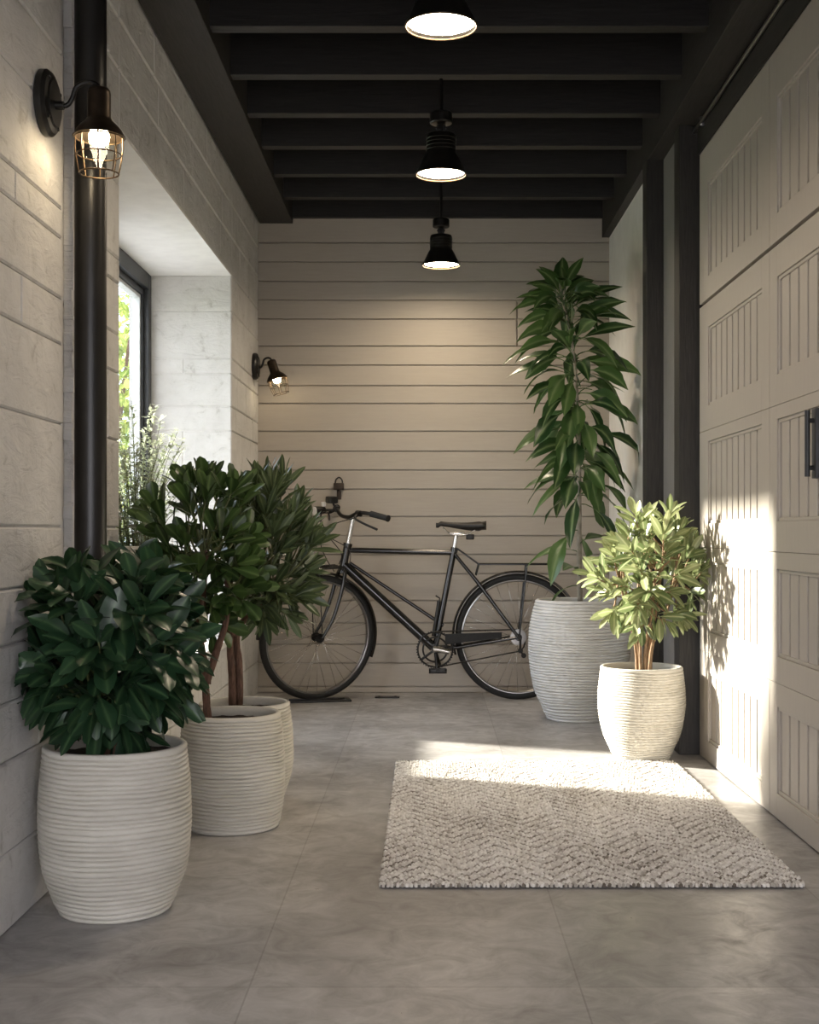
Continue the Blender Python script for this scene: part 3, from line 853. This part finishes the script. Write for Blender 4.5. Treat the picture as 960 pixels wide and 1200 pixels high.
# ------------------------------------------------------------------ bicycle
YK = 7.20; mp = YK/F
bike = thing('bicycle', (0, YK, 0), 'black city bicycle standing sideways against the board wall', 'bicycle')
def B(px, py, y=0.0): return Vector(((px-CX)*mp, y, H-(py-CY)*mp))
WR = .342
def wheel(name, c, fn):
    """c hub centre in bike space, plane XZ; fn maps points (steering)"""
    c = Vector(c)
    cir = lambda r, n, y=0: [c+Vector((r*math.cos(a), y, r*math.sin(a))) for a in [2*math.pi*i/n for i in range(n)]]
    m = MB()
    for y in (-.010, .010): m.tube(cir(WR-.040, 64, y), .0038, 6, closed=True)
    for i in range(64):
        a, b = 2*math.pi*i/64, 2*math.pi*(i+1)/64
        pts = []
        for r, y in ((WR-.042, -.011), (WR-.030, -.012), (WR-.030, .012), (WR-.042, .011)):
            for t_ in (a, b): pts.append(c+Vector((r*math.cos(t_), y, r*math.sin(t_))))
        m.add(pts, [(0, 1, 3, 2), (2, 3, 5, 4), (4, 5, 7, 6), (6, 7, 1, 0)])
    m.xform(fn); w = m.build(name, M['rim'], bike, smooth=.8)
    m = MB(); m.tube(cir(WR-.019, 72), .0190, 12, closed=True); m.xform(fn); o = m.build('tyre', M['rubber'], w, smooth=3)
    m = MB()
    m.tube([c+Vector((0, -.030, 0)), c+Vector((0, .030, 0))], .014, 14)
    for y in (-.027, .027): m.tube([c+Vector((0, y-.002, 0)), c+Vector((0, y+.002, 0))], .026, 20)
    m.tube([c+Vector((0, -.062, 0)), c+Vector((0, .062, 0))], .005, 10)
    for y in (-.058, .058): m.tube([c+Vector((0, y-.005, 0)), c+Vector((0, y+.005, 0))], .010, 6)
    m.xform(fn); m.build('hub', M['black'], w, smooth=.7)
    m = MB()
    for i in range(32):
        a = 2*math.pi*i/32; y = .026 if i % 2 else -.026
        b = a+(.42 if (i//2) % 2 else -.42)*1.6
        m.tube([c+Vector((.022*math.cos(b), y, .022*math.sin(b))), c+Vector(((WR-.040)*math.cos(a), y*.15, (WR-.040)*math.sin(a)))], .0011, 5)
    m.xform(fn); m.build('spokes', M['chrome'], w, smooth=2)
    return w
def fender(name, c, a0, a1, fn, w=.026):
    c = Vector(c); m = MB(); v = []; f = []; n = 44; K = 7; r = WR+.016
    for i in range(n):
        a = a0+(a1-a0)*i/(n-1)
        for lay in (0, .0022):
            for k in range(K):
                q = -1+2*k/(K-1)
                rr_ = r-.012*q*q+lay
                v.append(c+Vector((rr_*math.cos(a), q*w, rr_*math.sin(a))))
    S = 2*K
    for i in range(n-1):
        for k in range(K-1):
            f.append((i*S+k, i*S+k+1, (i+1)*S+k+1, (i+1)*S+k)); f.append((i*S+K+k, (i+1)*S+K+k, (i+1)*S+K+k+1, i*S+K+k+1))
        f.append((i*S, (i+1)*S, (i+1)*S+K, i*S+K)); f.append((i*S+K-1, i*S+S-1, (i+1)*S+S-1, (i+1)*S+K-1))
    f.append(tuple(range(K))+tuple(range(S-1, K-1, -1)))
    e = (n-1)*S; f.append(tuple(e+k for k in range(K))+tuple(e+k for k in range(S-1, K-1, -1)))
    m.add(v, f); m.xform(fn); return m.build(name, M['bikeblack'], bike, smooth=.8)
ident = lambda p: p
RH = B(607, 746); RH.z = WR+.002
wheel('rear_wheel', RH, ident)
fender('rear_fender', RH, R(-8), R(196), ident)
# steering assembly
top = B(414.5, 604)
ax_u = Vector((.2, 0, 1)).normalized()
A0 = top - ax_u*((top.z-.344)/ax_u.z)
FH = A0+Vector((-.070, 0, 0)); FH.z = .344
steer = Matrix.Rotation(R(31), 3, ax_u)
def S(p): return A0+steer @ (Vector(p)-A0)
wheel('front_wheel', FH, S)
fender('front_fender', FH, R(-22), R(178), S)
def P(z, off=0, y=0):   # point on steering axis at height z
    q = A0+ax_u*((z-A0.z)/ax_u.z); return q+Vector((off, y, 0))
m = MB()
for sy_ in (-1, 1):
    m.tube(smoothpts([P(.715, 0, .022*sy_), P(.66, -.004, .046*sy_), P(.55, -.012, .050*sy_), P(.44, -.030, .052*sy_), FH+Vector((0, .050*sy_, 0))], 6), [.0125-.0045*i/24 for i in range(25)], 12)
m.tube([P(.715, 0, -.026), P(.715, 0, .026)], .017, 14)
m.xform(S); m.build('fork', M['bikeblack'], bike, smooth=.8)
m = MB(); m.tube([P(.69), P(.845)], .021, 18); m.tube([P(.69), P(.70)], .025, 18); m.tube([P(.835), P(.852)], .025, 18)
m.build('head_tube', M['bikeblack'], bike, smooth=.7)
m = MB(); m.tube([P(.85), P(.985)], .0125, 16); m.tube([P(.97), P(1.0)], .016, 14); m.tube([P(.99), P(.995, -.045)], .013, 14)
m.xform(S); o = m.build('stem', M['chrome'], bike, smooth=.7); o['label'] = 'silver handlebar stem'
hb = P(.995, -.050)
def HB(back, y, dz): return hb+Vector((back, y, dz))
m = MB()
bar = smoothpts([HB(.095, -.30, .020), HB(.060, -.22, .034), HB(.015, -.13, .034), HB(0, -.05, .006), HB(0, .05, .006), HB(.015, .13, .034), HB(.060, .22, .034), HB(.095, .30, .020)], 6)
m.tube(bar, .0105, 12); m.xform(S); hbo = m.build('handlebar', M['black'], bike, smooth=.8)
for sg in (-1, 1):
    m = MB(); m.tube([HB(.052, .20*sg, .035), HB(.096, .302*sg, .020)], [.0165, .0155], 16); m.tube([HB(.096, .302*sg, .020), HB(.099, .309*sg, .019)], .018, 16)
    m.xform(S); m.build('grip', M['rubber'], hbo, smooth=.7)
    m = MB(); m.tube(smoothpts([HB(.012, .135*sg, .030), HB(-.020, .155*sg, .010), HB(.002, .20*sg, -.012), HB(.045, .285*sg, -.040)], 5), [.009]*5+[.0065]*11, 10)
    m.tube([HB(.010, .120*sg, .032), HB(.016, .150*sg, .032)], .0165, 14)
    m.xform(S); m.build('brake_lever', M['black'], hbo, smooth=.7)
m = MB(); q = HB(-.03, .11, .085); m.box(q.x-.026, q.x+.030, q.y-.026, q.y+.026, q.z-.018, q.z+.020, .008); m.tube([HB(0, .09, .02), q], .006, 8)
m.xform(S); m.build('head_light', M['black'], hbo, smooth=.7)
m = MB(); q = HB(-.085, .14, .028); m.tube([q+Vector((-.028, 0, -.004)), q+Vector((.030, 0, 0))], [.026, .018], 18); m.tube([q, HB(.004, .11, .03)], .007, 8)
m.xform(S); m.build('bell', M['black'], hbo, smooth=.7)
m = MB(); m.tube([q+Vector((-.034, 0, -.004)), q+Vector((-.027, 0, -.004))], .023, 18); m.box(q.x+.01, q.x+.035, q.y-.01, q.y+.012, q.z+.02, q.z+.045, .005)
m.xform(S); o = m.build('reflector', M['whiteplastic'], hbo, smooth=.7); o['label'] = 'white reflector'
# cables
m = MB()
m.tube([S(p) for p in smoothpts([HB(-.02, .155, .010), HB(-.10, .10, .0), HB(-.085, .03, -.10), P(.80, -.03, 0), P(.74, -.03, 0)], 8)], .0026, 6)
m.tube([S(p) for p in smoothpts([HB(-.02, -.155, .010), HB(-.12, -.10, -.03), HB(-.15, -.02, -.13), HB(-.11, .0, -.22), P(.70, -.05, 0)], 8)], .0026, 6)
m.tube([S(p) for p in smoothpts([HB(-.02, .155, .010), HB(-.11, .06, .02), HB(-.13, 0, -.08), P(.82, .0, -.024), P(.72, .02, -.024)], 8)], .0022, 6)
m.build('cables', M['black'], bike, smooth=2)
# small front carrier over the fender
m = MB(); zf = .726
for y in (-.045, -.015, .015, .045): m.tube([P(zf, -.20, y), P(zf+.004, -.03, y)], .0042, 8)
m.tube(smoothpts([P(zf, -.02, -.05), P(zf, -.19, -.05), P(zf, -.215, 0), P(zf, -.19, .05), P(zf, -.02, .05)], 4), .005, 8)
for y in (-.05, .05): m.tube([P(zf, -.17, y), FH+Vector((.0, y*1.15, .012))], .0034, 8)
m.xform(S); m.build('front_carrier', M['bikeblack'], bike, smooth=.8)
# frame
BB = B(510, 759); ST = B(532, 645)
m = MB()
m.tube([BB, ST], .0165, 16)
m.tube([P(.815), ST+Vector((-.006, 0, -.012))], .0150, 16)
m.tube([P(.735), BB+Vector((-.01, 0, .004))], .026, 18)
m.tube([P(.80)+Vector((.02, 0, -.055)), B(520, 733)], .0095, 12)
m.tube([BB+Vector((0, -.036, 0)), BB+Vector((0, .036, 0))], .024, 18)
for s_ in (-1, 1):
    m.tube([BB+Vector((.02, .02*s_, 0)), BB+Vector((.12, .030*s_, .004)), RH+Vector((0, .052*s_, 0))], [.011, .011, .008], 12)
    m.tube([ST+Vector((.004, .014*s_, -.02)), ST.lerp(RH, .35)+Vector((0, .030*s_, 0)), RH+Vector((0, .052*s_, 0))], [.0095, .0105, .0095], 12)
    m.tube([RH+Vector((0, .049*s_, 0)), RH+Vector((0, .056*s_, 0))], .019, 14)
m.tube([ST-Vector((.001, 0, .012)), ST+Vector((.004, 0, .016))], .020, 16)
m.build('frame', M['bikeblack'], bike, smooth=.8)
# seat
m = MB(); sp = B(535, 626)
m.tube([ST, sp], .0125, 14); m.box(sp.x-.035, sp.x+.045, -.022, .022, sp.z-.006, sp.z+.012, .006)
for y in (-.022, .022): m.tube(smoothpts([B(519, 618, y*.5), B(529, 626, y), B(548, 626, y), B(560, 618, y*1.5)], 4), .0036, 8)
o = m.build('seat_post', M['chrome'], bike, smooth=.8); o['label'] = 'silver seat post'
bm = bmesh.new(); n = 22; K = 18; rings = []
x0, x1 = B(511, 0).x, B(570, 0).x; zc = B(0, 616).z
for i in range(n):
    u = i/(n-1)
    w = .016+.060*(max(0, (u-.30)/.70))**1.25 if u > .3 else .016
    if u > .92: w *= math.sqrt(max(.04, 1-((u-.92)/.081)**2))
    if u < .05: w *= .6+.4*u/.05
    hh = .012+.020*max(0, u-.25)
    if u > .9: hh *= .8
    zz = zc + .006*math.cos(u*3.1)+.010*(u-.5)**2*4 - .012*(1 if u < .05 else 0)
    ring = []
    for k in range(K):
        a = 2*math.pi*k/K; y = w*math.cos(a); z = hh*math.sin(a)
        if z < 0: z *= 1.25
        ring.append(bm.verts.new((x0+(x1-x0)*u, y, zz+z)))
    rings.append(ring)
for i in range(n-1):
    for k in range(K): bm.faces.new((rings[i][k], rings[i][(k+1) % K], rings[i+1][(k+1) % K], rings[i+1][k]))
bm.faces.new(rings[0]); bm.faces.new(rings[-1][::-1])
bmesh.ops.recalc_face_normals(bm, faces=bm.faces[:])
for f_ in bm.faces: f_.smooth = True
me = bpy.data.meshes.new('saddle'); bm.to_mesh(me); bm.free(); me.materials.append(M['saddle'])
sd = bpy.data.objects.new('saddle', me); COL.objects.link(sd); sd.parent = bike
m = MB(); q = B(551, 629); m.box(q.x-.022, q.x+.022, -.018, .018, q.z-.016, q.z+.014, .006)
m.build('tail_light', M['black'], bike, smooth=.6)
# cranks, chainring, chain, pedal
m = MB(); cr = BB+Vector((0, -.045, -.006))
m.tube([cr+Vector((.094*math.cos(a), 0, .094*math.sin(a))) for a in [2*math.pi*i/48 for i in range(48)]], .0048, 8, closed=True)
m.tube([cr+Vector((.066*math.cos(a), 0, .066*math.sin(a))) for a in [2*math.pi*i/40 for i in range(40)]], .005, 8, closed=True)
for k in range(5):
    a = 2*math.pi*k/5; m.tube([cr, cr+Vector((.09*math.cos(a), 0, .09*math.sin(a)))], .007, 8)
for k in range(42):
    a = 2*math.pi*k/42; q = cr+Vector((.100*math.cos(a), 0, .100*math.sin(a))); m.box(q.x-.003, q.x+.003, q.y-.0015, q.y+.0015, q.z-.003, q.z+.003)
m.build('chainring', M['black'], bike, smooth=.7)
m = MB(); a = cr+Vector((0, -.016, 0))
m.tube([a+Vector((-.01, 0, .004)), a+Vector((.035, 0, -.002)), a+Vector((.075, 0, -.012))], [.021, .017, .015], 14)
o = m.build('crank', M['chrome'], bike, smooth=.8); o['label'] = 'bright silver crank arm'
m = MB(); a2 = cr+Vector((.004, .10, 0)); m.tube([cr, cr+Vector((.0, -.012, 0))], .018, 14)
m.tube([cr+Vector((0, -.01, 0)), cr+Vector((.008, -.016, -.075)), cr+Vector((.012, -.020, -.100))], .009, 10)
q = cr+Vector((.014, -.055, -.108)); m.tube([q+Vector((0, .035, 0)), q+Vector((0, -.05, 0))], .007, 8)
pc = m.build('lower_crank', M['black'], bike, smooth=.8)
m = MB(); m.box(q.x-.048, q.x+.048, q.y-.045, q.y-.030, q.z-.012, q.z+.012, .003); m.box(q.x-.048, q.x+.048, q.y+.010, q.y+.025, q.z-.012, q.z+.012, .003)
m.box(q.x-.048, q.x-.036, q.y-.045, q.y+.025, q.z-.012, q.z+.012, .003); m.box(q.x+.036, q.x+.048, q.y-.045, q.y+.025, q.z-.012, q.z+.012, .003); m.tube([q+Vector((0, .025, 0)), q+Vector((0, -.045, 0))], .011, 10)
m.build('pedal', M['black'], bike, smooth=.5)
m = MB(); s = RH+Vector((0, -.040, 0)); e = cr
m.tube([e+Vector((0, .0, .097)), s+Vector((0, 0, .042))], .0042, 6); m.tube([e+Vector((0, .0, -.097)), s+Vector((.01, 0, -.075))], .0042, 6)
m.tube(smoothpts([s+Vector((.01, 0, -.075)), s+Vector((.03, 0, -.05)), s+Vector((.038, 0, 0)), s+Vector((.02, 0, .036)), s+Vector((0, 0, .042))], 4), .0042, 6)
m.build('chain', M['black'], bike, smooth=.8)
m = MB(); a = e.lerp(s, .12); b = e.lerp(s, .80)
m.add([tuple(a+Vector((-.0, y, .075))) for y in (-.012, .012)]+[tuple(b+Vector((0, y, .040))) for y in (-.012, .012)]+[tuple(b+Vector((0, y, .010))) for y in (-.012, .012)]+[tuple(a+Vector((0, y, .020))) for y in (-.012, .012)],
      [(0, 1, 3, 2), (2, 3, 5, 4), (4, 5, 7, 6), (6, 7, 1, 0), (0, 2, 4, 6), (1, 7, 5, 3)])
m.build('chain_guard', M['rubber'], bike, smooth=.5)
m = MB()
for k, r_ in enumerate((.044, .038, .032, .026)):
    m.tube([s+Vector((0, -.006+.005*k, 0)), s+Vector((0, -.003+.005*k, 0))], r_, 22)
o = m.build('sprockets', M['rim'], bike, smooth=.6)
m = MB(); q = s+Vector((.01, -.012, -.072)); m.tube([q+Vector((0, -.005, 0)), q+Vector((0, .005, 0))], .014, 14); q2 = q+Vector((.018, 0, -.026))
m.tube([q2+Vector((0, -.005, 0)), q2+Vector((0, .005, 0))], .014, 14); m.tube([s+Vector((.01, -.014, -.01)), q, q2], .006, 8)
m.build('derailleur', M['black'], bike, smooth=.7)
# rear rack
m = MB(); rz = B(0, 661).z
xa, xb = B(561, 0).x, B(650, 0).x
for y in (-.055, -.02, .02, .055): m.tube([(xa, y, rz), (xb, y, rz)], .0050, 8)
m.tube(smoothpts([(xb, -.055, rz), (xb+.03, -.03, rz), (xb+.03, .03, rz), (xb, .055, rz)], 4), .0055, 8)
for x in (xa, xa+.14, xa+.28, xb): m.tube([(x, -.055, rz), (x, .055, rz)], .0045, 8)
for y in (-.055, .055):
    m.tube([(xa+.26, y, rz), RH+Vector((.004, y*1.05, 0))], .0045, 8)
    m.tube([(xa, y*.4, rz), ST+Vector((.015, y*.25, .012))], .0048, 8)
    m.tube([(xa, y, rz), (xa-.015, y*.8, rz-.06)], .0042, 8)
m.build('rear_rack', M['bikeblack'], bike, smooth=.8)
m = MB(); q0 = BB.lerp(ST, .12)+Vector((-.022, -.012, 0)); q1 = BB.lerp(ST, .48)+Vector((-.028, -.012, 0))
m.tube([q0, q1], .010, 12); m.tube([q1, q1+Vector((.004, 0, .015)), q1+Vector((-.018, 0, .03))], .004, 8); m.tube([q0.lerp(q1, .5), q0.lerp(q1, .5)+Vector((.03, .01, 0))], .006, 8)
m.build('pump', M['black'], bike, smooth=.7)

# floor stand for the front wheel
fc = S(FH)
t = thing('bicycle_stand', (fc.x+.02, YK+fc.y-.02, 0), 'low black metal floor stand under the bicycle front wheel', 'bicycle stand')
m = MB(); Rz = Matrix.Rotation(R(12), 3, 'Z'); o0 = (0, 0, 0)
for y in (-.050, .050): m.box(-.17, .14, y-.012, y+.012, 0, .010, .003, Rz, o0)
for x in (-.19, .145): m.box(x-.012, x+.012, -.066, .066, 0, .012, .003, Rz, o0)
m.build('base', M['black'], t, smooth=.5)
# small flat dark patch on the floor, built as a low slab with studs
m = MB(); m.box(-.068, .068, -.030, .030, 0, .006, .002)
for x in (-.045, .045): m.tube([(x, 0, .004), (x, 0, .009)], .007, 8)
o = m.build('floor_patch', M['black'], smooth=.5, loc=((454-CX)*7.30/F, 7.30, 0)); tag(o, 'small flat dark patch on the floor between the bicycle wheels', 'floor plate')
# hook bracket on the back wall
hx, hz = (397.5-CX)*YB/F, H-(570-CY)*YB/F
t = thing('wall_hook', (hx, YB-.001, hz), 'small dark hook bracket on the board wall above the handlebar', 'hook')
m = MB(); m.box(-.029, .029, -.045, .0, -.020, .018, .004); m.box(-.012, .012, -.012, 0, -.075, -.018, .002); m.build('bracket', M['bronze'], t, smooth=.5)
m = MB(); m.tube(smoothpts([(-.020, -.025, .016), (-.016, -.025, .038), (.002, -.025, .050), (.018, -.025, .036), (.020, -.025, .016)], 5), .0042, 8); m.build('hook', M['black'], t, smooth=.8)

# ------------------------------------------------------------------ outside
m = MB(); m.box(-5.5, -1.75, -30, 60, -.24, -.12)  # strip out of view by the window, added to tint the bounced light
struct(m.build('ground_bounce_strip', M['bounce_ground']))
m = MB(); m.box(-40, -5.5, -30, 60, -.25, -.13); m.box(-1.75, 40, YB+.16, 60, -.25, -.13)
struct(m.build('ground_lawn', M['grass']))
m = MB(); m.box(-1.75, 40, -30, YN, -.25, -.02); m.box(1.75, 40, YN, YB+.16, -.25, -.02); m.box(-1.75, -1.74, YN, YB+.16, -.25, -.12)
struct(m.build('ground_driveway', M['paving']))
def tree(x, y, h, r, seed, label):
    rr = random.Random(seed)
    t = thing('garden_tree', (x, y, -.13), label, 'tree', 'trees outside the window')
    m = MB(); m.tube(smoothpts([(0, 0, 0), (.05, .02, h*.25), (-.04, .05, h*.55)], 5), [.10-.004*i for i in range(11)], 10)
    for k in range(6):
        a = k*1.05; m.tube([(0, .03, h*.32+.04*k*h/6), (.5*r*math.cos(a), .5*r*math.sin(a), h*.55+.03*k*h)], [.04, .015], 6)
    m.build('trunk', M['bark'], t, smooth=2)
    lv = Leaves()
    for i in range(2600):
        u = Vector([rr.gauss(0, 1) for _ in range(3)]).normalized()*(rr.random()**.45)
        p = Vector((u.x*r, u.y*r, h*.58+u.z*h*.42))
        lv.leaf(p, Vector([rr.gauss(0, 1) for _ in range(3)]), (0, 0, 1), rr.uniform(.10, .19), rr.uniform(.05, .09), .3, 'oblong', .1, rr.random())
    lv.m.build('foliage', M['leaf_tree'], t, smooth=3, attrs={'tint': lv.tint, 'rib': lv.rib})
tree(-3.5, 14.6, 4.4, 1.25, 5, 'sunlit yellow green tree seen through the window, upper foliage')
tree(-4.9, 18.0, 5.6, 1.8, 6, 'taller sunlit tree further away behind the window')

# ------------------------------------------------------------------ light
sun = bpy.data.lights.new('sun', 'SUN'); sun.energy = 31; sun.angle = R(2.8); sun.color = (1.0, .91, .80)
so = bpy.data.objects.new('sun', sun); COL.objects.link(so)
so.rotation_euler = Vector((1, -.42, -.42)).to_track_quat('-Z', 'Y').to_euler(); so.location = (-6, 8, 5)
w = bpy.data.worlds.new('sky'); scene.world = w; w.use_nodes = True
nt = w.node_tree; bg = nt.nodes['Background']
sk = nt.nodes.new('ShaderNodeTexSky'); sk.sky_type = 'HOSEK_WILKIE'; sk.turbidity = 4.0; sk.ground_albedo = .35
sk.sun_direction = Vector((-1, .42, .42)).normalized()
mx = nt.nodes.new('ShaderNodeMixRGB'); mx.inputs['Fac'].default_value = .85; mx.inputs['Color2'].default_value = (.96, .95, 1.0, 1)
mc = nt.nodes.new('ShaderNodeMixRGB'); mc.inputs['Color1'].default_value = (.74, .87, 1.13, 1); mc.inputs['Color2'].default_value = (.975, .955, 1.01, 1)
nt.links.new(mc.outputs['Color'], mx.inputs['Color2'])
nt.links.new(sk.outputs['Color'], mx.inputs['Color1']); nt.links.new(mx.outputs['Color'], bg.inputs['Color'])
# sky strength raised towards the open side as added fill, bluer elsewhere
tc = nt.nodes.new('ShaderNodeTexCoord'); sep = nt.nodes.new('ShaderNodeSeparateXYZ'); nt.links.new(tc.outputs['Generated'], sep.inputs[0])
mr = nt.nodes.new('ShaderNodeMapRange'); mr.inputs['From Min'].default_value = .2; mr.inputs['From Max'].default_value = -.9
mr.inputs['To Min'].default_value = SKY_LO; mr.inputs['To Max'].default_value = SKY_HI
mf2 = nt.nodes.new('ShaderNodeMapRange'); mf2.inputs['From Min'].default_value = .2; mf2.inputs['From Max'].default_value = -.9
nt.links.new(sep.outputs['Y'], mf2.inputs['Value']); nt.links.new(mf2.outputs['Result'], mc.inputs['Fac'])
nt.links.new(sep.outputs['Y'], mr.inputs['Value']); nt.links.new(mr.outputs['Result'], bg.inputs['Strength'])

# ------------------------------------------------------------------ camera and view
cam = bpy.data.cameras.new('camera'); co = bpy.data.objects.new('camera', cam); COL.objects.link(co)
co.location = (0, 0, H); co.rotation_euler = (R(90), 0, 0)
cam.sensor_fit = 'AUTO'; cam.sensor_width = 36; cam.lens = F/1200*36
cam.shift_x = -(CX-480)/1200; cam.shift_y = (CY-600)/1200
cam.clip_start = .02; cam.clip_end = 200
scene.camera = co
vs = scene.view_settings
scene.display_settings.display_device = 'sRGB'
vs.view_transform = 'Standard'; vs.look = 'None'; vs.gamma = 1; vs.use_curve_mapping = False
vs.exposure = 0.0
scene.cycles.max_bounces = 8; scene.cycles.diffuse_bounces = 5; scene.cycles.transparent_max_bounces = 12
scene.cycles.use_denoising = True
scene.cycles.sample_clamp_indirect = 6
